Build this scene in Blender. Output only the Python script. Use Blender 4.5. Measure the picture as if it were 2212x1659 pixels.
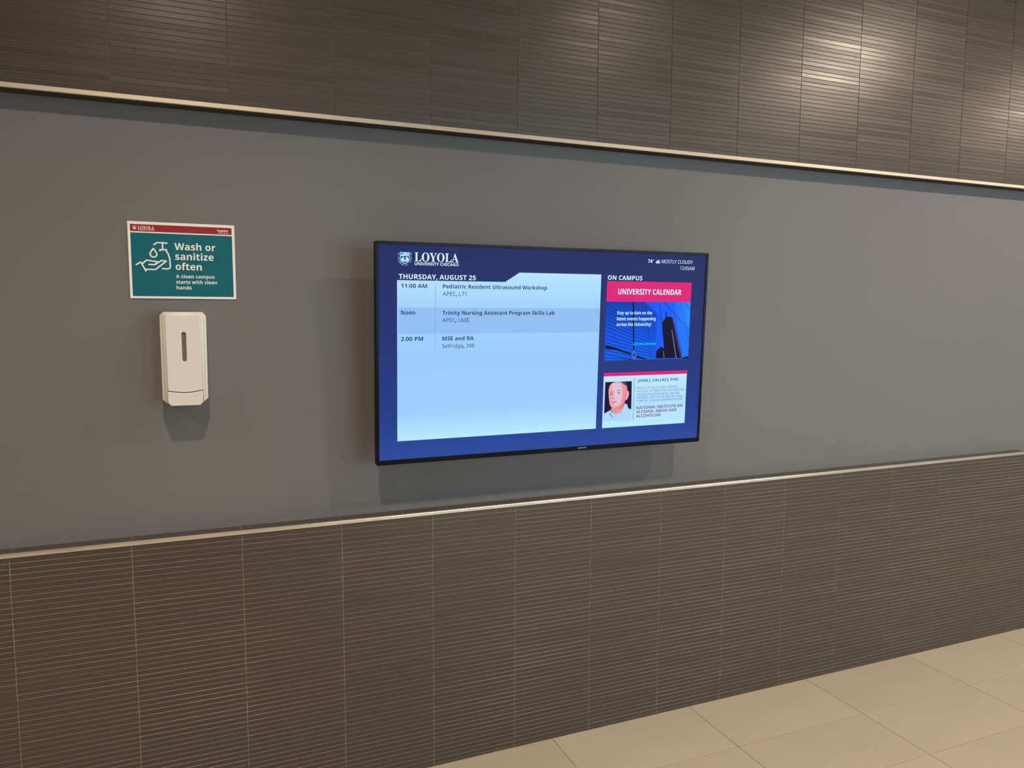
import bpy, bmesh, math, random
from mathutils import Vector, Matrix
random.seed(7)
SC = bpy.context.scene
COL = SC.collection
for o in list(bpy.data.objects):
    bpy.data.objects.remove(o)

# ------------------------------------------------------------------ camera
F_PX = 1624.02
cam = bpy.data.cameras.new('camera'); cam.sensor_fit = 'HORIZONTAL'; cam.sensor_width = 36.0
cam.lens = F_PX * 36.0 / 2212.0
cam.clip_start = 0.02
camo = bpy.data.objects.new('camera', cam); COL.objects.link(camo)
CAM = Vector((0.5119, -2.4080, 1.5822))
CR = Vector((0.92421176, -0.38185964, 0.00398012))
CU = Vector((0.03251267, 0.0890662, 0.99549492))
CF = Vector((0.38049383, 0.91991871, -0.0947313))
m = Matrix((CR, CU, -CF)).transposed().to_4x4(); m.translation = CAM
camo.matrix_world = m
SC.camera = camo

# ------------------------------------------------------------------ view, world, lights
SC.view_settings.view_transform = 'Standard'
SC.view_settings.look = 'None'
SC.view_settings.exposure = 0.0
SC.view_settings.gamma = 1.0
SC.view_settings.use_curve_mapping = False
SC.cycles.use_denoising = True
SC.cycles.max_bounces = 8
w = bpy.data.worlds.new('world'); SC.world = w; w.use_nodes = True
w.node_tree.nodes['Background'].inputs[0].default_value = (0.75, 0.86, 1.0, 1)
w.node_tree.nodes['Background'].inputs[1].default_value = 0.35

WARM = (1.0, 0.83, 0.62)
def downlight(x, y, z, beam, glow, radius=0.07, size=130, col=WARM):
    l = bpy.data.lights.new('downlight_beam', 'SPOT'); l.energy = beam; l.color = col
    l.shadow_soft_size = radius; l.spot_size = math.radians(size); l.spot_blend = 1.0
    o = bpy.data.objects.new('downlight_beam', l); COL.objects.link(o); o.location = (x, y, z)
    g = bpy.data.lights.new('downlight_lens', 'AREA'); g.shape = 'DISK'; g.energy = glow; g.color = col; g.size = 0.2
    o = bpy.data.objects.new('downlight_lens', g); COL.objects.link(o); o.location = (x, y, z-0.005)
for lx, lp, lg in ((-1.8, 165, 14), (0.46, 165, 13), (2.75, 160, 9), (4.55, 25, 58), (6.85, 10, 58)):
    downlight(lx, -1.62, 3.27, lp, lg)
downlight(1.5, -3.0, 3.27, 130, 1, size=92)  # added unseen lamp, only there to brighten the near floor
al = bpy.data.lights.new('daylight', 'AREA'); al.shape = 'RECTANGLE'; al.size = 6.0; al.size_y = 2.5
al.energy = 190; al.color = (0.72, 0.92, 1.0)
ao = bpy.data.objects.new('daylight', al); COL.objects.link(ao)
ao.location = (5.2, -5.9, 1.7); ao.rotation_euler = (math.pi/2, 0, 0)

# ------------------------------------------------------------------ materials
def mat(name, col, rough=0.5, metal=0.0, spec=0.5, noise=None, bump=None, emit=None, coat=0.0):
    mm = bpy.data.materials.new(name); mm.use_nodes = True
    nt = mm.node_tree; b = nt.nodes['Principled BSDF']
    b.inputs['Base Color'].default_value = (*col, 1)
    b.inputs['Roughness'].default_value = rough
    b.inputs['Metallic'].default_value = metal
    b.inputs['Specular IOR Level'].default_value = spec
    b.inputs['Coat Weight'].default_value = coat
    tc = None
    if noise or bump:
        tc = nt.nodes.new('ShaderNodeTexCoord')
    if noise:
        sc, amt, stretch = noise
        mp = nt.nodes.new('ShaderNodeMapping'); mp.inputs['Scale'].default_value = stretch
        nz = nt.nodes.new('ShaderNodeTexNoise'); nz.inputs['Scale'].default_value = sc; nz.inputs['Detail'].default_value = 4
        rg = nt.nodes.new('ShaderNodeMapRange')
        rg.inputs['From Min'].default_value = 0.3; rg.inputs['From Max'].default_value = 0.7
        rg.inputs['To Min'].default_value = 1 - amt; rg.inputs['To Max'].default_value = 1 + amt
        mx = nt.nodes.new('ShaderNodeVectorMath'); mx.operation = 'SCALE'
        mx.inputs[0].default_value = col
        nt.links.new(tc.outputs['Object'], mp.inputs[0]); nt.links.new(mp.outputs[0], nz.inputs['Vector'])
        nt.links.new(nz.outputs['Fac'], rg.inputs['Value']); nt.links.new(rg.outputs[0], mx.inputs['Scale'])
        nt.links.new(mx.outputs[0], b.inputs['Base Color'])
    if bump:
        sc, st, dist = bump
        nb = nt.nodes.new('ShaderNodeTexNoise'); nb.inputs['Scale'].default_value = sc; nb.inputs['Detail'].default_value = 2
        bp = nt.nodes.new('ShaderNodeBump'); bp.inputs['Strength'].default_value = st; bp.inputs['Distance'].default_value = dist
        nt.links.new(tc.outputs['Object'], nb.inputs['Vector']); nt.links.new(nb.outputs['Fac'], bp.inputs['Height'])
        nt.links.new(bp.outputs[0], b.inputs['Normal'])
    if emit:
        b.inputs['Emission Color'].default_value = (*emit, 1); b.inputs['Emission Strength'].default_value = 1.0
    return mm

def s2l(r, g, b):
    f = lambda c: (c/255/12.92) if c/255 <= 0.04045 else ((c/255+0.055)/1.055)**2.4
    return (f(r), f(g), f(b))

M_PAINT = mat('grey_wall_paint', (0.148, 0.143, 0.148), 0.55, spec=0.35, noise=(1.3, 0.025, (1, 1, 1)), bump=(260, 0.12, 0.0006))
M_WHITEWALL = mat('off_white_plaster', (0.34, 0.325, 0.31), 0.8)
M_CEIL = mat('ceiling_plaster', (0.46, 0.445, 0.42), 0.85)
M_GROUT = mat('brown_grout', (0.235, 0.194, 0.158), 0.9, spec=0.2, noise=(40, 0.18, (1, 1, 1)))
M_GROUT_SHADE = mat('shaded_brown_grout', (0.150, 0.118, 0.090), 0.9, spec=0.2, noise=(40, 0.15, (1, 1, 1)))  # upper wall grout: shade of the recessed joints put into a darker colour
M_FGROUT = mat('floor_grout', (0.27, 0.21, 0.15), 0.9, spec=0.2, noise=(30, 0.2, (1, 1, 1)))
M_TRIM = mat('satin_cream_metal', (0.56, 0.475, 0.375), 0.50, metal=0.35, noise=(3, 0.06, (1, 1, 1)))
M_TRIMP = mat('polished_bronze_metal', (0.86, 0.79, 0.70), 0.20, metal=0.9, noise=(5, 0.12, (1, 1, 1)), bump=(5, 0.6, 0.004))
M_DARKGAP = mat('dark_soffit_paint', (0.035, 0.034, 0.036), 0.8)
TILE_MATS = []
for i, (k, rg) in enumerate(((1.0, 0.32), (0.97, 0.35), (1.03, 0.30), (0.98, 0.28), (1.02, 0.34))):
    TILE_MATS.append(mat('brown_strip_tile', (0.061*k, 0.0475*k, 0.039*k), rg, spec=0.5,
                         noise=(9, 0.05, (1, 1, 5))))
FT_MATS = [mat('beige_floor_tile', (0.390*k, 0.333*k, 0.270*k), 0.50, spec=0.2, noise=(3.0, 0.03, (1, 1, 1))) for k in (1.0, 0.975, 1.02)]

# ------------------------------------------------------------------ helpers
def link(me, name, mats, parent=None, loc=None):
    o = bpy.data.objects.new(name, me)
    for q in (mats if isinstance(mats, (list, tuple)) else [mats]):
        if q is not None and len(me.materials) < 9: me.materials.append(q)
    COL.objects.link(o)
    if parent: o.parent = parent
    if loc: o.location = loc
    return o
def box_bm(boxes):
    bm = bmesh.new()
    for (x0, x1, y0, y1, z0, z1) in boxes:
        g = bmesh.ops.create_cube(bm, size=1.0)
        for v in g['verts']:
            v.co = Vector(((x0+x1)/2 + v.co.x*(x1-x0), (y0+y1)/2 + v.co.y*(y1-y0), (z0+z1)/2 + v.co.z*(z1-z0)))
    return bm
def bm_obj(bm, name, mats, parent=None, smooth=False):
    me = bpy.data.meshes.new(name)
    bmesh.ops.recalc_face_normals(bm, faces=bm.faces)
    bm.to_mesh(me); bm.free()
    if smooth:
        for p in me.polygons: p.use_smooth = True
    return link(me, name, mats, parent)
def struct(o):
    o['kind'] = 'structure'; return o
def thing(name, label, cat, loc):
    o = bpy.data.objects.new(name, None); COL.objects.link(o); o.location = loc
    o['label'] = label; o['category'] = cat; o.empty_display_size = 0.1
    return o
def pix(P):
    d = P - CAM; z = d.dot(CF)
    if z < 0.05: return (-9999, -9999)
    return (1106 + F_PX*d.dot(CR)/z, 829.5 - F_PX*d.dot(CU)/z)
def clipped_area(P0, P1, P2, P3):
    q = [pix(p) for p in (P0, P1, P2, P3)]
    xs = [min(max(a[0], 0), 2212) for a in q]; ys = [min(max(a[1], 0), 1659) for a in q]
    ww = max(xs) - min(xs)
    hh = (abs(ys[0]-ys[3]) + abs(ys[1]-ys[2]))/2
    return ww*hh

# ------------------------------------------------------------------ room shell
T = 0.3048
X0, X1 = -2.4384, 8.5344
ZC = 3.32
struct(bm_obj(box_bm([(X0, X1, 0.06, 0.22, 0.85, 2.25)]), 'wall_back', M_PAINT))
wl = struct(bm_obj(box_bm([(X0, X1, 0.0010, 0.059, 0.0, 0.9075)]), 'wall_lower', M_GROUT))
wu = struct(bm_obj(box_bm([(X0, X1, 0.0014, 0.22, 2.1815, ZC)]), 'wall_upper', M_GROUT_SHADE))
bm_obj(box_bm([(X0, X1, 0.0035, 0.0595, 2.1700, 2.1810)]), 'soffit', M_DARKGAP, wu)
struct(bm_obj(box_bm([(X0, X1, -6.0, 0.22, ZC, ZC+0.1)]), 'ceiling', M_CEIL))
fl = struct(bm_obj(box_bm([(X0, X1, -6.0, 0.22, -0.1, -0.0012)]), 'floor', M_FGROUT))
struct(bm_obj(box_bm([(X0-0.1, X0, -6.0, 0.22, -0.1, ZC)]), 'wall_left', M_WHITEWALL))
struct(bm_obj(box_bm([(X0, X1, -6.1, -6.0, -0.1, ZC)]), 'wall_front', M_WHITEWALL))

# metal trims: extruded profiles with a rounded lip
def trim(name, prof, mt):
    bm = bmesh.new()
    a = [bm.verts.new((X0, y, z)) for y, z in prof]; b = [bm.verts.new((X1, y, z)) for y, z in prof]
    n = len(prof)
    for i in range(n):
        bm.faces.new((a[i], a[(i+1) % n], b[(i+1) % n], b[i]))
    bm.faces.new(a); bm.faces.new(b[::-1])
    o = struct(bm_obj(bm, name, mt)); return o
def arc(cy, cz, r, a0, a1, n=5):
    return [(cy + r*math.cos(math.radians(a0+(a1-a0)*i/n)), cz + r*math.sin(math.radians(a0+(a1-a0)*i/n))) for i in range(n+1)]
trim('trim_1', [(0.0012, 0.8980), (-0.0018, 0.8980), (-0.0022, 0.8985)] + arc(0.0010, 0.9072, 0.0034, 180, 90, 5) + [(0.0035, 0.9106), (0.0035, 0.8980)], M_TRIMP)
trim('trim_2', [(0.003, 2.1832), (-0.0008, 2.1832), (-0.0016, 2.1826), (-0.0042, 2.1708), (-0.0041, 2.1700), (-0.0034, 2.1693), (0.003, 2.1693)], M_TRIM)

# ------------------------------------------------------------------ strip tiles
PITCH = 0.0159
def strip_verts(w, h, t=0.0050, b=0.0003):
    x, z = w/2, h/2
    v = [(-x, t, -z), (x, t, -z), (x, t, z), (-x, t, z),
         (-x, b, -z), (x, b, -z), (x, b, z), (-x, b, z),
         (-x+b, 0, -z+b), (x-b, 0, -z+b), (x-b, 0, z-b), (-x+b, 0, z-b)]
    f = []
    for i in range(4):
        j = (i+1) % 4
        f.append((i, j, 4+j, 4+i)); f.append((4+i, 4+j, 8+j, 8+i))
    f.append((8, 9, 10, 11))
    return v, f
GAP_H, GAP_V = 0.0023, 0.0023
MESHES = {}
def strip_mesh(kind, w, h, mi):
    key = (kind, round(w, 4), round(h, 5), mi)
    if key not in MESHES:
        v, f = strip_verts(w, h)
        me = bpy.data.meshes.new('tile'); me.from_pydata(v, [], f); me.materials.append(TILE_MATS[mi]); MESHES[key] = me
    return MESHES[key]
def strips(parent, name, z_list, x_range, jitter, limit, tilt):
    items = []
    for ci in range(*x_range):
        xc = (ci+0.5)*T
        for (zc, hh) in z_list:
            ar = clipped_area(Vector((xc-T/2, 0, zc-hh/2)), Vector((xc+T/2, 0, zc-hh/2)), Vector((xc+T/2, 0, zc+hh/2)), Vector((xc-T/2, 0, zc+hh/2)))
            var = random.choice((0, 0.0002, -0.0003, 0.0005))
            items.append((ar, xc + random.uniform(-.0003, .0003), zc, T-GAP_V, hh-GAP_H+var, random.randrange(5),
                          (random.choice((-0.019, 0.016)) if tilt > 0.0042 and random.random() < 0.13 else max(-2.2*tilt, min(2.2*tilt, random.gauss(0, tilt)))), max(-tilt*0.5, min(tilt*0.5, random.gauss(0, tilt*0.25))), random.uniform(-jitter, jitter)))
    items.sort(key=lambda q: -q[0])
    for (ar, x, z, w_, h_, mi, rx, rz, dy) in items[:limit]:
        o = bpy.data.objects.new(name, strip_mesh(name, w_, h_, mi))
        o.location = (x, dy, z); o.rotation_euler = (rx, 0, rz); COL.objects.link(o); o.parent = parent
    vs, fs, mis = [], [], []
    for (ar, x, z, w_, h_, mi, rx, rz, dy) in items[limit:]:
        v, f = strip_verts(w_, h_); R = Matrix.Rotation(rz, 3, 'Z') @ Matrix.Rotation(rx, 3, 'X')
        k = len(vs)
        for q in v:
            q = R @ Vector(q); vs.append((q.x+x, q.y+dy, q.z+z))
        for q in f: fs.append(tuple(i+k for i in q)); mis.append(mi)
    me = bpy.data.meshes.new('distant_tiles'); me.from_pydata(vs, [], fs)
    for mm in TILE_MATS: me.materials.append(mm)
    me.polygons.foreach_set('material_index', mis)
    o = bpy.data.objects.new('distant_tiles', me); COL.objects.link(o); o.parent = parent; o['kind'] = 'stuff'
LOW = [(0.8980 - PITCH*(i+0.5), PITCH) for i in range(56)] + [((0.898-56*PITCH)/2+0.0003, 0.898-56*PITCH+0.0004)]
UPP = [(2.1815 + PITCH*(i+0.5), PITCH) for i in range(71)]
strips(wl, 'tile', LOW, (-8, 28), 0.00020, 300, 0.004)
strips(wu, 'tile', UPP, (-8, 28), 0.00015, 300, 0.0045)
# thin tiles lying on the ledge behind the lower trim
def flat_tile(w, d, t=0.004, b=0.0005):
    v, f = strip_verts(w, d, t, b)
    return [(a, c, -bb) for a, bb, c in v], f
lv, lf = flat_tile(T-0.0022, 0.0158)
lme = bpy.data.meshes.new('ledge_tile'); lme.from_pydata(lv, [], lf); lme.materials.append(TILE_MATS[0])
for ci in range(-1, 14):
    for r in range(3):
        o = bpy.data.objects.new('ledge_tile', lme); o.location = ((ci+0.5)*T, 0.0135+0.0181*r, 0.9090); COL.objects.link(o); o.parent = wl

# ------------------------------------------------------------------ floor tiles 24 x 12 inches
FXJ = 1.6758
def ftile(w, d):
    v, f = flat_tile(w, d, 0.006, 0.0007); return v, f
rest_v, rest_f, rest_m = [], [], []
fmesh = {}
rows = [(-0.0015, -0.3045)] + [(-0.3045-0.3000*i, -0.3045-0.3000*(i+1)) for i in range(18)]
for ri, (ya, yb) in enumerate(rows):
    for k in range(-7, 12):
        xa = FXJ + k*2*T; xb = xa + 2*T
        if xb < X0+0.05 or xa > X1-0.05: continue
        xa_, xb_ = max(xa, X0), min(xb, X1)
        w_, d_ = xb_-xa_-0.0026, (ya-yb)-0.0026
        cx_, cy_ = (xa_+xb_)/2, (ya+yb)/2
        mi = random.randrange(3)
        near = ri < 5 and 0.3 < cx_ < 5.6
        if near:
            key = (round(w_, 4), round(d_, 4), mi)
            if key not in fmesh:
                v, f = ftile(w_, d_); me = bpy.data.meshes.new('tile'); me.from_pydata(v, [], f); me.materials.append(FT_MATS[mi]); fmesh[key] = me
            o = bpy.data.objects.new('tile', fmesh[key]); o.location = (cx_, cy_, 0.0); COL.objects.link(o); o.parent = fl
        else:
            v, f = ftile(w_, d_); kk = len(rest_v)
            rest_v += [(a+cx_, b+cy_, c) for a, b, c in v]; rest_f += [tuple(i+kk for i in q) for q in f]; rest_m += [mi]*len(f)
me = bpy.data.meshes.new('far_tiles'); me.from_pydata(rest_v, [], rest_f)
for mm in FT_MATS: me.materials.append(mm)
me.polygons.foreach_set('material_index', rest_m)
o = bpy.data.objects.new('far_tiles', me); COL.objects.link(o); o.parent = fl; o['kind'] = 'stuff'

TMP = bpy.data.scenes.new('tmp')
def eval_mesh(t):
    TMP.collection.objects.link(t)
    vl = TMP.view_layers[0]; vl.update()
    me = bpy.data.meshes.new_from_object(t.evaluated_get(vl.depsgraph))
    bpy.data.objects.remove(t)
    return me
# ------------------------------------------------------------------ plates, strokes and lettering (2D, x right, y up, z out)
def plate(outlines, name, mt, parent, z0, z1, bevel=0.0, bres=2):
    cu = bpy.data.curves.new(name, 'CURVE'); cu.dimensions = '2D'; cu.fill_mode = 'BOTH'
    cu.extrude = max((z1-z0)/2 - bevel, 0.00001)
    if bevel: cu.bevel_depth = bevel; cu.bevel_resolution = bres; cu.offset = -bevel
    for pts in outlines:
        sp = cu.splines.new('POLY'); sp.points.add(len(pts)-1); sp.use_cyclic_u = True
        for p, q in zip(sp.points, pts): p.co = (q[0], q[1], 0, 1)
    t = bpy.data.objects.new('tmp', cu); me = eval_mesh(t); bpy.data.curves.remove(cu)
    me.materials.clear(); me.name = name
    for v in me.vertices: v.co.z += (z0+z1)/2
    return link(me, name, mt, parent)
def flat(polys, name, mt, parent, z, dz=0.0):
    """flat print: one or more polygons at height z"""
    bm = bmesh.new()
    for i, pts in enumerate(polys):
        zz = z + dz*i
        f = bm.faces.new([bm.verts.new((q[0], q[1], zz)) for q in pts])
        if f.normal.z < 0: f.normal_flip()
    bmesh.ops.triangulate(bm, faces=bm.faces)
    bm.normal_update()
    for f in bm.faces:
        if f.normal.z < 0: f.normal_flip()
    me = bpy.data.meshes.new(name); bm.to_mesh(me); bm.free()
    return link(me, name, mt, parent)
def seg(a, b, w):
    a = Vector(a); b = Vector(b); d = (b-a)
    if d.length < 1e-6: return [(a.x, a.y), (a.x+w, a.y), (a.x, a.y+w)]
    n = Vector((-d.y, d.x)).normalized()*w/2
    return [tuple(a-n), tuple(b-n), tuple(b+n), tuple(a+n)]
def stroke(paths, name, mt, parent, z, w):
    polys = []
    for pts in paths:
        for i in range(len(pts)-1):
            polys.append(seg(pts[i], pts[i+1], w))
        for p in pts[1:-1]:
            polys.append([(p[0]+w/2*math.cos(k*math.pi/5), p[1]+w/2*math.sin(k*math.pi/5)) for k in range(10)])
    return flat(polys, name, mt, parent, z, 0.000006)
STY = {'bold': (0x1D5D4, 0x1D5EE, 0x1D7EC), 'reg': (0x1D5A0, 0x1D5BA, 0x1D7E2), 'serif': (0x1D400, 0x1D41A, 0x1D7CE)}
def enc(s, st):
    a, b, c = STY[st]; r = ''
    for ch in s:
        if 'A' <= ch <= 'Z': r += chr(a+ord(ch)-65)
        elif 'a' <= ch <= 'z': r += chr(b+ord(ch)-97)
        elif '0' <= ch <= '9': r += chr(c+ord(ch)-48)
        else: r += ch
    return r
def text_mesh(s, st, res=3):
    cu = bpy.data.curves.new('t', 'FONT'); cu.body = enc(s, st); cu.resolution_u = res; cu.fill_mode = 'FRONT'
    t = bpy.data.objects.new('tmp', cu); me = eval_mesh(t); bpy.data.curves.remove(cu)
    vs = [v.co.copy() for v in me.vertices]; fs = [tuple(p.vertices) for p in me.polygons]
    bpy.data.meshes.remove(me)
    return vs, fs
CAPH = {}
for st in STY:
    v, f = text_mesh('H', st); CAPH[st] = max(q.y for q in v)
def lettering(entries, name, mt, parent, z, defcap=0.0125):
    for (st, s, ax, ay, bx, by, cap) in entries:
        V, Fc = [], []
        vs, fs = text_mesh(s, st)
        if not vs: continue
        x0 = min(q.x for q in vs); x1 = max(q.x for q in vs)
        cap = cap or defcap
        sy = cap/CAPH[st]; sx = (bx-ax)/(x1-x0); ym = (ay+by)/2
        k = len(V)
        for q in vs: V.append((ax + (q.x-x0)*sx, ym + q.y*sy, z))
        Fc += [tuple(i+k for i in q) for q in fs]
        for ci_, ch in enumerate(s):
            if ch == ',':
                pv, _ = text_mesh(s[:ci_], st); xe = max(q.x for q in pv); k = len(V)
                for dx_, dy_ in ((0.07, 0.13), (0.02, -0.16), (0.10, -0.16), (0.23, 0.13)):
                    V.append((ax + (xe+dx_-x0)*sx, ym + dy_*sy, z))
                Fc.append((k, k+1, k+2, k+3))
        me = bpy.data.meshes.new(name); me.from_pydata(V, [], Fc); link(me, name, mt, parent)

# frame for things hung on the wall: local x right, local y up, local z out of the wall
WALLROT = Matrix((Vector((1, 0, 0)), Vector((0, 0, 1)), Vector((0, -1, 0)))).transposed()

# ------------------------------------------------------------------ television
def emat(name, rgb, k=1.0, rough=0.28):
    c = s2l(*rgb); return mat(name, (0.002, 0.002, 0.003), rough, spec=0.04, emit=tuple(v*k for v in c))
def emat_grad(name, stops, axis, lo, hi, rough=0.28):
    mm = mat(name, (0.002, 0.002, 0.003), rough, spec=0.04, emit=(1, 1, 1)); nt = mm.node_tree
    tc = nt.nodes.new('ShaderNodeTexCoord'); sx = nt.nodes.new('ShaderNodeSeparateXYZ')
    mr = nt.nodes.new('ShaderNodeMapRange'); mr.inputs['From Min'].default_value = lo; mr.inputs['From Max'].default_value = hi
    rp = nt.nodes.new('ShaderNodeValToRGB')
    while len(rp.color_ramp.elements) < len(stops): rp.color_ramp.elements.new(0.5)
    for e, (p, c) in zip(rp.color_ramp.elements, stops): e.position = p; e.color = (*s2l(*c), 1)
    nt.links.new(tc.outputs['Object'], sx.inputs[0]); nt.links.new(sx.outputs[axis], mr.inputs['Value'])
    nt.links.new(mr.outputs[0], rp.inputs[0]); nt.links.new(rp.outputs[0], nt.nodes['Principled BSDF'].inputs['Emission Color'])
    return mm
tv = thing('television', 'wall-mounted flat television with thin black frame showing a campus schedule screen', 'television', (1.6364, -0.0736, 1.4474))
e_roll, e_tilt = 0.0023, 0.0447
nn = Vector((0, -1, 0)); ex = Vector((1, -0.0027, 0)).normalized()
nn = Vector((ex.y, -ex.x, 0))
ez = Vector((0, 0, 1))*math.cos(e_tilt) + nn*math.sin(e_tilt)
e1 = ex*math.cos(e_roll) + ez*math.sin(e_roll); e2 = -ex*math.sin(e_roll) + ez*math.cos(e_roll); e3 = e1.cross(e2)
tv.rotation_euler = Matrix((e1, e2, e3)).transposed().to_euler()
M_BLACK = mat('glossy_black_plastic', (0.004, 0.004, 0.009), 0.22, spec=0.12)
M_BLACKM = mat('matt_black_plastic', (0.006, 0.006, 0.007), 0.6, spec=0.2, bump=(400, 0.1, 0.0005))
M_STEEL = mat('black_steel', (0.03, 0.03, 0.03), 0.4, metal=1.0)
HW, HH = 0.62, 0.3546
SX0, SX1, SY0, SY1 = -0.6098, 0.6098, -0.3385, 0.3458
def rrect(x0, x1, y0, y1, r, n=4):
    pts = []
    for (cx, cy, a) in ((x1-r, y1-r, 0), (x0+r, y1-r, 90), (x0+r, y0+r, 180), (x1-r, y0+r, 270)):
        for i in range(n+1):
            t = math.radians(a+90*i/n); pts.append((cx+r*math.cos(t), cy+r*math.sin(t)))
    return pts
plate([rrect(-HW, HW, -HH, HH, 0.004), [(SX0, SY0), (SX1, SY0), (SX1, SY1), (SX0, SY1)]], 'bezel', M_BLACK, tv, -0.012, 0.0, 0.0012)
plate([rrect(-HW+0.001, HW-0.001, -HH+0.001, HH-0.001, 0.004)], 'side_frame', M_BLACKM, tv, -0.030, -0.0125, 0.001)
plate([rrect(-0.50, 0.50, -0.27, 0.20, 0.03)], 'back_cover', M_BLACKM, tv, -0.062, -0.0305, 0.006)
plate([rrect(0.100, 0.136, -0.3470, -0.3430, 0.0015)], 'logo_strip', mat('dark_chrome', (0.25, 0.25, 0.3), 0.25, metal=1.0), tv, -0.0005, 0.0008, 0.0003)
plate([rrect(0.6195, 0.6215, 0.262, 0.318, 0.0008)], 'side_button', M_BLACKM, tv, -0.026, -0.004, 0.0003)
bm = box_bm([(-0.28, 0.28, 0.145, 0.165, -0.075, -0.0625), (-0.28, 0.28, -0.165, -0.145, -0.075, -0.0625),
             (-0.21, -0.19, -0.22, 0.22, -0.088, -0.0755), (0.19, 0.21, -0.22, 0.22, -0.088, -0.0755)])
wm = bm_obj(bm, 'wall_bracket', M_STEEL, tv)
wp = bm_obj(box_bm([(-0.24, 0.24, -0.15, 0.15, -0.1285, -0.122)]), 'mounting_plate', M_STEEL, tv)
wp.rotation_euler = (0.0447, 0, 0)
for bx_ in (-0.2, 0.2):
    bm_obj(box_bm([(bx_-0.005, bx_+0.005, -0.10, 0.12, -0.122, -0.0885)]), 'bracket_arm', M_STEEL, tv)
# the lit screen
scr = flat([[(SX0, SY0), (SX1, SY0), (SX1, SY1), (SX0, SY1)]], 'screen',
           emat_grad('screen_navy', [(0.0, (46, 76, 158)), (0.18, (36, 62, 140)), (0.6, (36, 50, 112)), (1.0, (36, 44, 98))], 1, SY0, SY1), tv, -0.0030)
M_PANEL = emat_grad('screen_pale_blue', [(0.0, (186, 234, 252)), (0.16, (158, 208, 253)), (0.5, (155, 204, 253)), (0.8, (162, 210, 254)), (1.0, (182, 228, 252))], 1, -0.279, 0.2674)
M_SWHITE = emat('screen_white', (214, 242, 252))
M_STEXT = emat('screen_dark_text', (26, 54, 94))
Z1 = -0.0027; Z2 = -0.0024; Z3 = -0.0021; Z4 = -0.0018; Z5 = -0.0015; Z6 = -0.0012
flat([[(-0.5513, 0.2355), (-0.1872, 0.2357), (-0.1364, 0.2673), (0.1728, 0.2673), (0.1718, -0.279), (-0.5513, -0.279)]], 'schedule_panel', M_PANEL, scr, Z1)
flat([[(-0.5472, 0.1499), (0.1712, 0.1499), (0.1712, 0.0664), (-0.5472, 0.0664)]], 'shaded_row', emat('screen_row_blue', (146, 190, 242)), scr, Z2)
flat([[(-0.4269, 0.223), (-0.4257, 0.223), (-0.4263, -0.0062), (-0.4275, -0.0062)]], 'column_line', emat('screen_line', (118, 155, 205)), scr, Z3)
lettering([('serif', 'LOYOLA', -0.4948, 0.2942, -0.35, 0.2963, 0.0274), ('bold', 'UNIVERSITY CHICAGO', -0.4948, 0.2829, -0.3499, 0.2837, 0.0092), ('bold', 'THURSDAY, AUGUST 25', -0.5458, 0.2389, -0.2903, 0.2404, 0.0151), ('bold', '74°', 0.3597, 0.3123, 0.3842, 0.3125, 0.0124), ('reg', 'MOSTLY CLOUDY', 0.4175, 0.3123, 0.5512, 0.3136, 0.0125), ('reg', '12:05AM', 0.4977, 0.2906, 0.5596, 0.2911, 0.0123), ('bold', 'ON CAMPUS', 0.199, 0.25, 0.3397, 0.2498, 0.0153)], 'header_lettering', M_SWHITE, scr, Z2)
lettering([('bold', '11:00 AM', -0.5387, 0.2119, -0.4543, 0.2123, 0.0124), ('bold', 'Pediatric Resident Ultrasound Workshop', -0.4019, 0.212, -0.0346, 0.212, None), ('reg', 'APEC, L71', -0.4026, 0.1879, -0.3224, 0.1882, 0.0132), ('bold', 'Noon', -0.5389, 0.1281, -0.4931, 0.1279, 0.0125), ('bold', 'Trinity Nursing Assistant Program Skills Lab', -0.4028, 0.1279, -0.0049, 0.1271, None), ('reg', 'APEC, L60E', -0.4031, 0.1044, -0.3114, 0.1041, 0.0129), ('bold', '2:00 PM', -0.539, 0.0446, -0.4671, 0.0442, 0.0127), ('bold', 'MSE and RA', -0.4027, 0.0444, -0.2955, 0.0441, 0.013), ('reg', 'Selfridge, 398', -0.4031, 0.0202, -0.2935, 0.0199, 0.0125)], 'schedule_lettering', M_STEXT, scr, Z4)
flat([[(0.3914, 0.3143), (0.3941, 0.319), (0.3996, 0.3226), (0.4062, 0.3239), (0.4089, 0.3194), (0.4118, 0.3128), (0.4015, 0.3109), (0.3953, 0.3115)]], 'weather_icon', emat('screen_cloud', (170, 215, 235)), scr, Z2)
# calendar card
M_PINK = emat('screen_pink', (222, 34, 118))
flat([[(0.1974, 0.2453), (0.5512, 0.2453), (0.5514, 0.1740), (0.1970, 0.1740)]], 'pink_banner', M_PINK, scr, Z1)
picm = emat_grad('screen_photo_blue', [(0.0, (16, 98, 228)), (0.35, (6, 88, 238)), (0.65, (8, 78, 212)), (1.0, (8, 60, 176))], 1, -0.035, 0.174)
pic = flat([[(0.1970, 0.1738), (0.5512, 0.1738), (0.5524, -0.0350), (0.1967, -0.0350)]], 'picture', picm, scr, Z1)
flat([[(0.3535, 0.1737), (0.5507, 0.1737), (0.5522, -0.0272), (0.5234, -0.0315), (0.5117, 0.0014), (0.4295, 0.1055), (0.4232, 0.1183)],
      [(0.4300, 0.105), (0.409, 0.1235), (0.409, -0.0345), (0.444, -0.0345)]], 'sky_glass',
     emat_grad('screen_sky', [(0.0, (16, 84, 245)), (0.55, (26, 96, 250)), (1.0, (34, 140, 255))], 0, 0.38, 0.55), pic, Z2)
flat([[(0.4903, 0.1054), (0.5543-0.004, 0.0694), (0.5523, -0.0272), (0.5233, -0.0307), (0.5031, 0.0503)]], 'bright_pane', emat('screen_pane', (32, 118, 255)), pic, Z2+0.0001)
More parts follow.
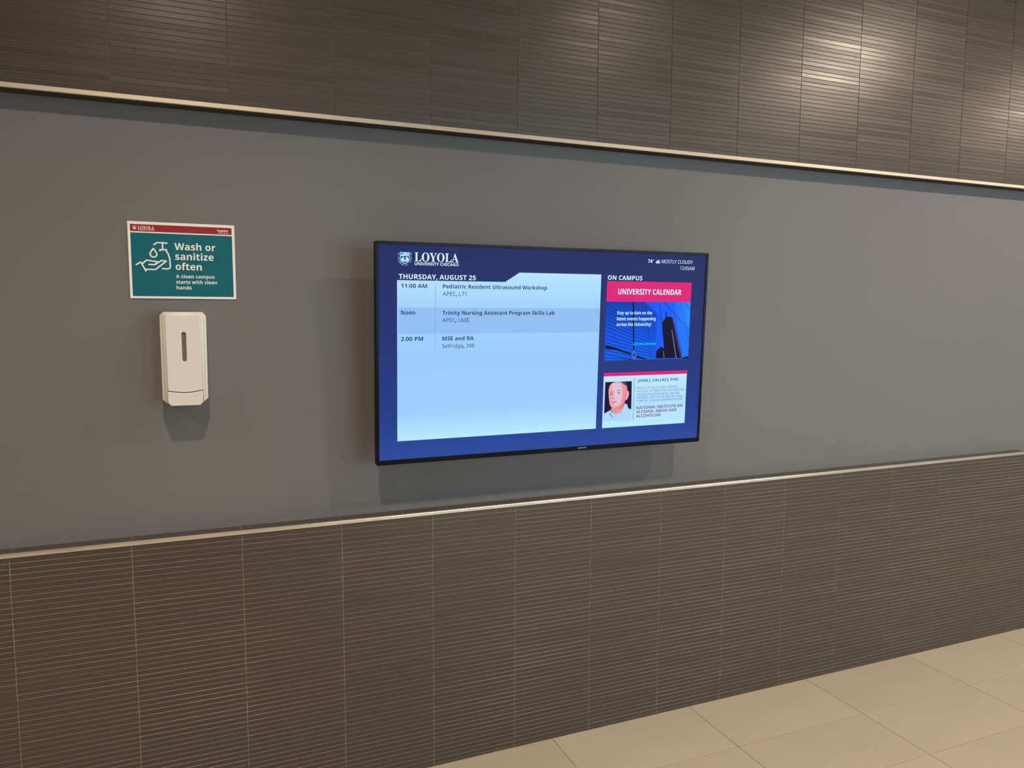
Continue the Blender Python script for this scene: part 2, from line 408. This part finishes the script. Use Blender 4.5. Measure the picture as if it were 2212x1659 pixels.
LN = [((0.4165, 0.1723), (0.4286, 0.1055), 0.00142), ((0.4353, 0.1724), (0.5298, 0.089), 0.00158), ((0.5298, 0.089), (0.5503, 0.071), 0.00222), ((0.5247, 0.173), (0.5506, 0.1457), 0.00142), ((0.4721, 0.1726), (0.4884, 0.1054), 0.00127), ((0.4884, 0.1054), (0.526, -0.0267), 0.00158), ((0.5065, 0.1729), (0.5317, 0.089), 0.00095), ((0.5317, 0.089), (0.5496, 0.0335), 0.00127), ((0.3718, 0.0835), (0.3871, -0.0318), 0.00127), ((0.1988, 0.1663), (0.3057, 0.1097), 0.00269), ((0.1986, 0.1528), (0.3062, 0.0988), 0.00269), ((0.1985, 0.1392), (0.3068, 0.088), 0.00269), ((0.1984, 0.1256), (0.3073, 0.0771), 0.00269), ((0.1982, 0.1121), (0.3078, 0.0662), 0.00269), ((0.1981, 0.0985), (0.3083, 0.0553), 0.00269), ((0.198, 0.0848), (0.3088, 0.0444), 0.00269), ((0.1978, 0.0712), (0.3093, 0.0334), 0.00269), ((0.1977, 0.0575), (0.3098, 0.0225), 0.00269), ((0.1976, 0.0439), (0.3104, 0.0115), 0.00269), ((0.1975, 0.0302), (0.3109, 0.0005), 0.00269), ((0.1973, 0.0164), (0.3114, -0.0104), 0.00269), ((0.1972, 0.0027), (0.3119, -0.0214), 0.00269), ((0.1971, -0.011), (0.3124, -0.0325), 0.00269), ((0.1969, -0.0248), (0.3125, -0.0334), 0.00269), ((0.3271, 0.1725), (0.4024, 0.1228), 0.00222), ((0.31, 0.1719), (0.4029, 0.1135), 0.00222), ((0.3106, 0.1597), (0.4033, 0.1042), 0.00222), ((0.3112, 0.1476), (0.4038, 0.0949), 0.00222), ((0.3118, 0.1354), (0.4043, 0.0856), 0.00222), ((0.3124, 0.1231), (0.4048, 0.0763), 0.00222), ((0.313, 0.1109), (0.4053, 0.0669), 0.00222), ((0.3135, 0.0986), (0.4058, 0.0576), 0.00222), ((0.3141, 0.0864), (0.4063, 0.0483), 0.00222), ((0.3147, 0.0741), (0.4068, 0.0389), 0.00222), ((0.3153, 0.0618), (0.4073, 0.0295), 0.00222), ((0.3159, 0.0494), (0.4078, 0.0202), 0.00222), ((0.3165, 0.0371), (0.4083, 0.0108), 0.00222), ((0.3171, 0.0247), (0.4088, 0.0014), 0.00222), ((0.3176, 0.0123), (0.4093, -0.008), 0.00222), ((0.3182, -0.0001), (0.4098, -0.0175), 0.00222), ((0.3188, -0.0125), (0.4103, -0.0269), 0.00222)]
flat([seg(a, b, w_) for a, b, w_ in LN[:9]] , 'glazing_lines', emat('screen_navy_line', (12, 38, 128)), pic, Z3, 0.000004)
flat([seg(a, b, w_*0.85) for a, b, w_ in LN[9:]], 'facade_lines', emat('screen_facade_line', (4, 42, 138)), pic, Z2+0.0002, 0.000002)
M_DK = emat('screen_black_blue', (12, 10, 40))
for nm_, pp_ in (('mullion', [(0.3027, 0.1728), (0.3093, 0.1729), (0.3179, -0.0001), (0.3127, 0.0)]), ('beam', [(0.1989, 0.0216), (0.2412, 0.0107), (0.3075, -0.0126), (0.3077, -0.0181), (0.2416, 0.0021), (0.1986, 0.0075)]), ('beam', [(0.3279, -0.0185), (0.375, -0.0332), (0.3657, -0.0346), (0.3265, -0.0273)]), ('dark_corner', [(0.5234, -0.0315), (0.5513, -0.0255), (0.5528, -0.0346), (0.5235, -0.034)])):
    flat([pp_], nm_, M_DK, pic, Z3+0.0001)
flat([[(0.4289, 0.1007), (0.4407, 0.1079), (0.4439, 0.1191), (0.4466, 0.1207), (0.4437, 0.139), (0.4475, 0.139), (0.451, 0.1207), (0.4703, 0.1207), (0.4769, 0.1054), (0.4841, 0.0796), (0.5161, -0.0068), (0.5234, -0.0323), (0.4115, -0.0315), (0.411, -0.0049), (0.4308, 0.0117), (0.4445, 0.0042)]], 'tower', M_DK, pic, Z4)
flat([[(0.4714, 0.1183), (0.4773, 0.115), (0.4923, 0.0699), (0.5219, -0.0233), (0.5156, -0.0314), (0.4896, 0.0505)]], 'tower_side', emat('screen_tower_side', (62, 42, 92)), pic, Z4+0.0001)
flat([[(0.4721, 0.0732), (0.4753, 0.0732), (0.5012, -0.0335), (0.4973, -0.0334)], [(0.4402, -0.0038), (0.4423, -0.0039), (0.4475, -0.0323), (0.445, -0.0323)]], 'tower_edge', emat('screen_tower_edge', (120, 118, 165)), pic, Z4+0.0002)
flat([[(0.316, -0.0), (0.3289, -0.0194), (0.3195, -0.0335), (0.3066, -0.0141)]], 'node_plate', emat('screen_node', (96, 112, 205)), pic, Z4)
flat([[(0.3156, -0.0072), (0.3186, -0.0152), (0.3261, -0.0185), (0.3211, -0.0208), (0.3195, -0.0271), (0.3166, -0.0191), (0.3103, -0.015), (0.3145, -0.0135)]], 'node_centre', M_DK, pic, Z4+0.0001)
lettering([('bold', 'UNIVERSITY CALENDAR', 0.2419, 0.2002, 0.5077, 0.1996, 0.0192), ('bold', 'Stay up to date on the', 0.2407, 0.1289, 0.3863, 0.1289, 0.0115), ('bold', 'latest events happening', 0.2409, 0.1084, 0.4019, 0.1073, 0.0115), ('bold', 'across the University!', 0.2406, 0.088, 0.3843, 0.0873, 0.0119)], 'calendar_lettering', emat('screen_white_text', (205, 245, 255)), scr, Z5)
lettering([('bold', 'LUC.edu/calendar', 0.3114, 0.0194, 0.4088, 0.0184, 0.0093)], 'link_lettering', emat('screen_cyan', (20, 205, 245)), scr, Z5)
# profile card
flat([[(0.1970, -0.0915), (0.5503, -0.0915), (0.5509, -0.2790), (0.1973, -0.2790)]], 'profile_card',
     emat_grad('screen_card', [(0.0, (184, 236, 252)), (0.5, (176, 222, 253)), (1.0, (190, 234, 250))], 1, -0.279, -0.0915), scr, Z1)
flat([[(0.1968, -0.0792), (0.5514, -0.0792), (0.5514, -0.0917), (0.1967, -0.0917)]], 'pink_band', M_PINK, scr, Z2)
flat([[(0.3232, -0.1017), (0.3252, -0.1018), (0.3261, -0.256), (0.3241, -0.2559)]], 'divider_line', emat('screen_divider', (110, 130, 160)), scr, Z2)
lettering([('bold', 'JOHN J. CALLACI, PHD', 0.3366, -0.1159, 0.512, -0.1168, 0.0099)], 'name_lettering', emat('screen_name', (44, 74, 116)), scr, Z3)
lettering([('reg', 'EFFECTS OF ACUTE AND CHRONIC', 0.3365, -0.1427, 0.5124, -0.143, 0.0077), ('reg', 'ALCOHOL INTOXICATION ON FRACTURE', 0.3364, -0.1538, 0.5405, -0.1549, 0.0077), ('reg', 'HEALING IN ORTHOPAEDIC TRAUMA', 0.3365, -0.1661, 0.5227, -0.1674, 0.0077), ('reg', 'PATIENTS: EFFECTS ON MESENCHYMAL', 0.337, -0.1777, 0.5389, -0.1789, 0.0078), ('reg', 'STEM CELL LINEAGE DIFFERENTIATION', 0.3367, -0.1896, 0.5336, -0.1906, 0.0078)], 'abstract_lettering', emat('screen_abstract', (104, 118, 166)), scr, Z3)
lettering([('bold', 'NATIONAL INSTITUTE ON', 0.3366, -0.2156, 0.5376, -0.2175, 0.0105), ('bold', 'ALCOHOL ABUSE AND', 0.3368, -0.2309, 0.5122, -0.2323, 0.0105), ('bold', 'ALCOHOLISM', 0.3367, -0.2466, 0.4424, -0.2478, 0.0105)], 'institute_lettering', emat('screen_institute', (132, 52, 116)), scr, Z3)
lettering([('reg', 'AWARDED: JUNE 2021', 0.3397, -0.2679, 0.464, -0.2684, 0.0066)], 'award_lettering', emat('screen_award', (208, 214, 208)), scr, Z3)
por = flat([[(0.2038, -0.1119), (0.3133, -0.1123), (0.3156, -0.215), (0.2035, -0.2264)]], 'portrait', emat('portrait_navy', (28, 14, 62)), scr, Z2)
flat([[(0.2348, -0.2083), (0.2716, -0.2067), (0.2864, -0.195), (0.2871, -0.2119), (0.2611, -0.2287), (0.2485, -0.232), (0.2381, -0.2253), (0.2286, -0.2114)]], 'neck', emat('portrait_neck', (222, 152, 150)), por, Z3)
flat([[(0.2907, -0.1491), (0.2982, -0.1465), (0.303, -0.1529), (0.3023, -0.1653), (0.2971, -0.1774), (0.2896, -0.1816)]], 'ear', emat('portrait_ear', (244, 172, 186)), por, Z3+0.00005)
flat([[(0.2409, -0.1135), (0.2559, -0.1116), (0.2738, -0.114), (0.2882, -0.1232), (0.2953, -0.138), (0.2968, -0.1493), (0.2938, -0.1604), (0.2906, -0.176), (0.2874, -0.1894), (0.2853, -0.1994), (0.2716, -0.2078), (0.2552, -0.2107), (0.2386, -0.2091), (0.2295, -0.2025), (0.224, -0.1899), (0.2207, -0.1708), (0.2187, -0.1529), (0.2187, -0.1385), (0.2225, -0.1242), (0.2309, -0.1167)]], 'face', emat_grad('portrait_skin', [(0.0, (226, 168, 172)), (0.6, (238, 158, 158)), (1.0, (240, 138, 140))], 0, 0.218, 0.297), por, Z3+0.0001)
flat([[(0.2336, -0.1202), (0.251, -0.1152), (0.2665, -0.1213), (0.2748, -0.1372), (0.2744, -0.1551), (0.2739, -0.1731), (0.2708, -0.1887), (0.2598, -0.1994), (0.2446, -0.1998), (0.239, -0.1872), (0.2305, -0.1645), (0.235, -0.1536), (0.2423, -0.1472), (0.2317, -0.1356)]], 'lit_skin', emat('portrait_light', (224, 196, 212)), por, Z3+0.0002)
flat([[(0.2674, -0.113), (0.2801, -0.1131), (0.2892, -0.1165), (0.2954, -0.1268), (0.2968, -0.1381), (0.2897, -0.1277), (0.2779, -0.1212)]], 'hair', emat('portrait_hair', (74, 66, 106)), por, Z3+0.0003)
M_EYE = emat('portrait_eyes', (150, 92, 112))
for nm_, pp_ in (('eyebrow', [(0.2224, -0.1514), (0.2248, -0.1487), (0.2323, -0.1486), (0.2381, -0.1509), (0.2375, -0.1526), (0.2311, -0.1503)]), ('eyebrow', [(0.2493, -0.1483), (0.2561, -0.1435), (0.2623, -0.1417), (0.2694, -0.1443), (0.2689, -0.1462), (0.2624, -0.144), (0.2574, -0.1455)]), ('eye', [(0.2226, -0.1575), (0.2288, -0.1553), (0.2358, -0.1561), (0.2327, -0.1591), (0.2265, -0.1594)]), ('eye', [(0.2533, -0.1537), (0.2602, -0.151), (0.2685, -0.1524), (0.2654, -0.155), (0.2578, -0.1554)])): flat([pp_], nm_, M_EYE, por, Z3+0.0003)
flat([[(0.2362, -0.1525), (0.2388, -0.1537), (0.2363, -0.1692), (0.2397, -0.1736), (0.2515, -0.1701), (0.246, -0.1736), (0.2372, -0.1754), (0.2339, -0.1714)]], 'nose', emat('portrait_nose', (184, 118, 130)), por, Z3+0.0003)
flat([[(0.2326, -0.1858), (0.2439, -0.1843), (0.2573, -0.1854), (0.2516, -0.1874), (0.2365, -0.1882)]], 'mouth', emat('portrait_mouth', (196, 92, 112)), por, Z3+0.0003)
flat([[(0.2386, -0.2091), (0.2551, -0.2087), (0.2726, -0.2022), (0.2835, -0.1892), (0.288, -0.1737), (0.2912, -0.1603), (0.2938, -0.1604), (0.2906, -0.176), (0.2874, -0.1894), (0.2853, -0.1994), (0.2716, -0.2078), (0.2552, -0.2107)]], 'jaw', emat('portrait_jaw', (214, 112, 116)), por, Z3+0.0003)
flat([[(0.2035, -0.2264), (0.2282, -0.2147), (0.2355, -0.2252), (0.246, -0.2324), (0.2612, -0.2315), (0.276, -0.2204), (0.2882, -0.1934), (0.2966, -0.1954), (0.3025, -0.2115), (0.3143, -0.2155), (0.3179, -0.2361), (0.315, -0.2587), (0.1977, -0.2523)]], 'shirt', emat('portrait_shirt', (176, 216, 252)), por, Z3+0.0004)
M_FOLD = emat('portrait_fold', (108, 158, 205))
for pp_ in ([(0.223, -0.2268), (0.2279, -0.2237), (0.2359, -0.2342), (0.2441, -0.247), (0.2336, -0.2385)], [(0.2698, -0.2258), (0.2729, -0.2225), (0.2738, -0.2282), (0.2714, -0.2326)]): flat([pp_], 'shirt_fold', M_FOLD, por, Z3+0.0005)
# crest
M_CRW = emat('crest_pale', (168, 218, 250)); M_CRD = emat('crest_dark', (24, 62, 116))
cr = flat([[(-0.5417, 0.3223), (-0.5112, 0.3223), (-0.5113, 0.2965), (-0.5143, 0.2921), (-0.5205, 0.2885), (-0.5263, 0.286), (-0.5325, 0.2884), (-0.5383, 0.2919), (-0.5416, 0.2961)]], 'crest', M_CRW, scr, Z2)
flat([[(-0.5394, 0.3196), (-0.5134, 0.3202), (-0.5134, 0.2973), (-0.516, 0.2938), (-0.5263, 0.2884), (-0.5365, 0.2933), (-0.5392, 0.2971)]], 'crest_field', M_CRD, cr, Z3)
flat([[(-0.5392, 0.3151), (-0.5392, 0.3099), (-0.5131, 0.3103), (-0.5131, 0.3215), (-0.5254, 0.3215), (-0.5263, 0.3155)]], 'crest_quarter', M_CRW, cr, Z3+0.0001)
flat([seg(a, b, 0.0006) for a, b, _ in [((-0.5254, 0.3108), (-0.5169, 0.3208), 0.0004), ((-0.5234, 0.3108), (-0.5149, 0.3209), 0.0004), ((-0.5214, 0.3109), (-0.5134, 0.3204), 0.0004), ((-0.5194, 0.3109), (-0.5134, 0.3181), 0.0004), ((-0.5174, 0.311), (-0.5134, 0.3158), 0.0004), ((-0.5154, 0.3111), (-0.5134, 0.3134), 0.0004), ((-0.5134, 0.3111), (-0.5134, 0.3111), 0.0004)][:6]], 'crest_stripes', emat('crest_mid', (110, 165, 215)), cr, Z3+0.0002)
flat([[(-0.5325, 0.3088), (-0.5303, 0.3076), (-0.5281, 0.3021), (-0.5303, 0.299), (-0.5303, 0.2939), (-0.5321, 0.2925), (-0.5347, 0.2946), (-0.5365, 0.295), (-0.5381, 0.2988), (-0.5374, 0.3031), (-0.5343, 0.3041)], [(-0.5201, 0.3092), (-0.5178, 0.3063), (-0.5147, 0.3029), (-0.5138, 0.2978), (-0.5169, 0.2951), (-0.5201, 0.2928), (-0.5218, 0.2937), (-0.5218, 0.2988), (-0.5241, 0.3018), (-0.5232, 0.307)], [(-0.5299, 0.2986), (-0.5227, 0.2988), (-0.5232, 0.2941), (-0.5263, 0.2922), (-0.5294, 0.2939)]], 'crest_figures', emat('crest_bright', (196, 244, 255)), cr, Z3+0.0002)
# motto letters running round the crest
SP = [Vector(p) for p in [(-0.5462, 0.3213), (-0.546, 0.308), (-0.5458, 0.2956), (-0.541, 0.2884), (-0.5321, 0.2826), (-0.5263, 0.2813), (-0.5205, 0.2829), (-0.512, 0.2892), (-0.5071, 0.2953), (-0.5067, 0.3092), (-0.5069, 0.3216)]]
def path_at(s):
    for a, b in zip(SP[:-1], SP[1:]):
        L = (b-a).length
        if s <= L: return a + (b-a)*(s/L), (b-a).normalized()
        s -= L
    return SP[-1], (SP[-1]-SP[-2]).normalized()
tot = sum((b-a).length for a, b in zip(SP[:-1], SP[1:]))
motto = 'AD.MAJOREM.DEI.GLORIAM'
V, Fc = [], []
for i, ch in enumerate(motto):
    p, d = path_at(tot*(i+0.5)/len(motto)); up = Vector((-d.y, d.x))
    vs, fs = text_mesh(ch, 'bold', 2)
    if not vs: continue
    xm = (min(q.x for q in vs)+max(q.x for q in vs))/2; wd = max(q.x for q in vs)-min(q.x for q in vs)
    sc = 0.0036/CAPH['bold']; sxx = min(sc, 0.0040/max(wd, 0.1)); k = len(V)
    yo = 0.36 if ch != '.' else 0.05
    for q in vs:
        r = p + d*((q.x-xm)*sxx) + up*((q.y-yo)*sc); V.append((r.x, r.y, Z2))
    Fc += [tuple(j+k for j in q) for q in fs]
me = bpy.data.meshes.new('crest_motto'); me.from_pydata(V, [], Fc); link(me, 'crest_motto', M_CRW, cr)

# ------------------------------------------------------------------ sign
sg = thing('wall_sign', 'small teal and red hand washing sign with white border above the dispenser', 'sign', (0, 0.0598, 0))
sg.rotation_euler = WALLROT.to_euler()
M_SW = mat('sign_white', (0.80, 0.78, 0.74), 0.45)
plate([[(0.3257, 1.6190), (0.6163, 1.6188), (0.6163, 1.8415), (0.3257, 1.8414)]], 'sign_board', M_SW, sg, 0.0, 0.0040, 0.0004)
flat([[(0.3325, 1.8128), (0.6084, 1.8128), (0.6084, 1.8333), (0.3325, 1.8333)]], 'red_band', mat('sign_red', (0.30, 0.022, 0.035), 0.5, spec=0.2), sg, 0.00415)
flat([[(0.3327, 1.6256), (0.6089, 1.6256), (0.6089, 1.8091), (0.3327, 1.8091)]], 'teal_panel', mat('sign_teal', (0.005, 0.118, 0.165), 0.5, spec=0.2, noise=(20, 0.05, (1, 1, 1))), sg, 0.00415)
lettering([('bold', 'Wash or', 0.4485, 1.7623, 0.561, 1.7628, 0.0204), ('bold', 'sanitize', 0.4493, 1.7332, 0.5552, 1.7339, 0.0204), ('bold', 'often', 0.4496, 1.704, 0.5212, 1.7037, 0.0205), ('bold', 'A clean campus', 0.4495, 1.6798, 0.5561, 1.6803, 0.0101), ('bold', 'starts with clean', 0.4497, 1.6634, 0.5626, 1.6635, 0.0101), ('bold', 'hands', 0.45, 1.6468, 0.4912, 1.6466, 0.0101), ('serif', 'LOYOLA', 0.3533, 1.8196, 0.3961, 1.8201, 0.0085), ('bold', 'UNIVERSITY CHICAGO', 0.3532, 1.8162, 0.3966, 1.8168, 0.0023), ('bold', 'Together', 0.5674, 1.8202, 0.5988, 1.8212, 0.0063), ('bold', 'We can. We will.', 0.5709, 1.8158, 0.5987, 1.8163, 0.0021)], 'lettering', M_SW, sg, 0.0043)
DROP = [(0.3913, 1.7655)] + [(0.3915 + 0.0089*math.cos(math.radians(a)), 1.7486 + 0.0089*math.sin(math.radians(a))) for a in range(28, -209, -18)] + [(0.3913, 1.7655)]
stroke([[(0.3925, 1.7751), (0.4013, 1.7819), (0.4122, 1.7822), (0.4299, 1.7813)], [(0.4168, 1.7812), (0.4162, 1.7624)], [(0.4089, 1.757), (0.4086, 1.7616), (0.4267, 1.7623), (0.4262, 1.7576), (0.4311, 1.7501), (0.4344, 1.7365), (0.4351, 1.7194), (0.4351, 1.7108), (0.4323, 1.7073), (0.4259, 1.7063), (0.4126, 1.7068)], DROP, [(0.3435, 1.716), (0.3573, 1.7244), (0.3702, 1.6976)], [(0.3602, 1.719), (0.3722, 1.7304), (0.4011, 1.7266), (0.3942, 1.7179), (0.3768, 1.7181)], [(0.3942, 1.7179), (0.4119, 1.7304), (0.4252, 1.7291), (0.3953, 1.7038), (0.3681, 1.7036)]], 'hand_and_pump_icon', M_SW, sg, 0.0043, 0.0040)
flat([[(0.3392, 1.8284), (0.3494, 1.8284), (0.349, 1.8197), (0.344, 1.8158), (0.3391, 1.8196)]], 'crest', mat('sign_crest', (0.52, 0.22, 0.22), 0.45), sg, 0.0042)
flat([[(0.3410, 1.8215), (0.3430, 1.8240), (0.3440, 1.8225), (0.3455, 1.8242), (0.3475, 1.8215), (0.3465, 1.8203), (0.3420, 1.8203)]], 'crest_figures', M_SW, sg, 0.0043)

# ------------------------------------------------------------------ dispenser
dp = thing('hand_sanitizer_dispenser', 'white plastic wall dispenser with narrow sight slot and push lever under the sign', 'dispenser', (0, 0.0598, 0))
dp.rotation_euler = WALLROT.to_euler()
M_PL = mat('white_plastic', (0.66, 0.62, 0.585), 0.28, spec=0.5)
M_PLD = mat('sight_window', (0.16, 0.135, 0.12), 0.3)
M_GAP_SHADE = mat('gap_shade', (0.12, 0.10, 0.09), 0.7)
plate([[(0.4030, 1.5700), (0.4130, 1.5800), (0.5180, 1.5800), (0.5280, 1.5690), (0.5272, 1.3255), (0.5140, 1.3135), (0.4125, 1.3130), (0.4025, 1.3250)]], 'housing', M_PL, dp, 0.0, 0.066, 0.004, 3)
plate([[(0.4110, 1.5735), (0.4155, 1.5775), (0.5150, 1.5775), (0.5200, 1.5735), (0.5200, 1.3200), (0.5145, 1.3160), (0.4165, 1.3155), (0.4110, 1.3200)]], 'rim', M_PL, dp, 0.060, 0.082, 0.005, 3)
def stadium(cx, z0, z1, r, n=6):
    return [(cx+r*math.cos(math.radians(a)), z1-r+r*math.sin(math.radians(a))) for a in [180*i/n for i in range(n+1)]] + \
           [(cx+r*math.cos(math.radians(180+a)), z0+r+r*math.sin(math.radians(180+a))) for a in [180*i/n for i in range(n+1)]]
wav = [(0.4185+0.0945*i/12, 1.3512 - 0.0058*math.sin(math.pi*i/12)**1.2) for i in range(13)]
cov = [(0.4180, 1.5680), (0.4225, 1.5722), (0.5085, 1.5722), (0.5130, 1.5680)] + [(x, z+0.0012) for x, z in wav[::-1]]
cover = plate([cov, stadium(0.4660, 1.4365, 1.5215, 0.0058)], 'cover', M_PL, dp, 0.078, 0.093, 0.0026, 3)
plate([stadium(0.4660, 1.4350, 1.5230, 0.0068)], 'sight_window', M_PLD, dp, 0.080, 0.0865, 0.0)
plate([[(0.4172, 1.353), (0.5142, 1.353), (0.5142, 1.3165), (0.5100, 1.3140), (0.4215, 1.3140), (0.4172, 1.3165)]], 'lever_gap_shade', M_GAP_SHADE, dp, 0.0800, 0.0835, 0.0)  # dark plate behind the lever, shade of the gap painted as its colour
lev = plate([[(0.4188, 1.3175), (0.4265, 1.3085), (0.5040, 1.3082), (0.5125, 1.3165)] + [(x, z-0.0008) for x, z in wav[::-1]]], 'push_lever', M_PL, dp, 0.072, 0.0965, 0.0015, 3)
def tube(pts, r, name, mt, parent):
    cu = bpy.data.curves.new(name, 'CURVE'); cu.dimensions = '3D'; cu.bevel_depth = r; cu.bevel_resolution = 1
    sp = cu.splines.new('POLY'); sp.points.add(len(pts)-1)
    for p, q in zip(sp.points, pts): p.co = (*q, 1)
    t = bpy.data.objects.new('tmp', cu); me = eval_mesh(t); bpy.data.curves.remove(cu); me.name = name
    me.materials.clear()
    return link(me, name, mt, parent)
for k in range(3):
    tube([(0.4660+(x-0.4660)*0.94, z-0.0046-0.0032*k, 0.0964) for x, z in wav], 0.0006, 'grip_rib', M_PL, lev)

bpy.data.scenes.remove(TMP)
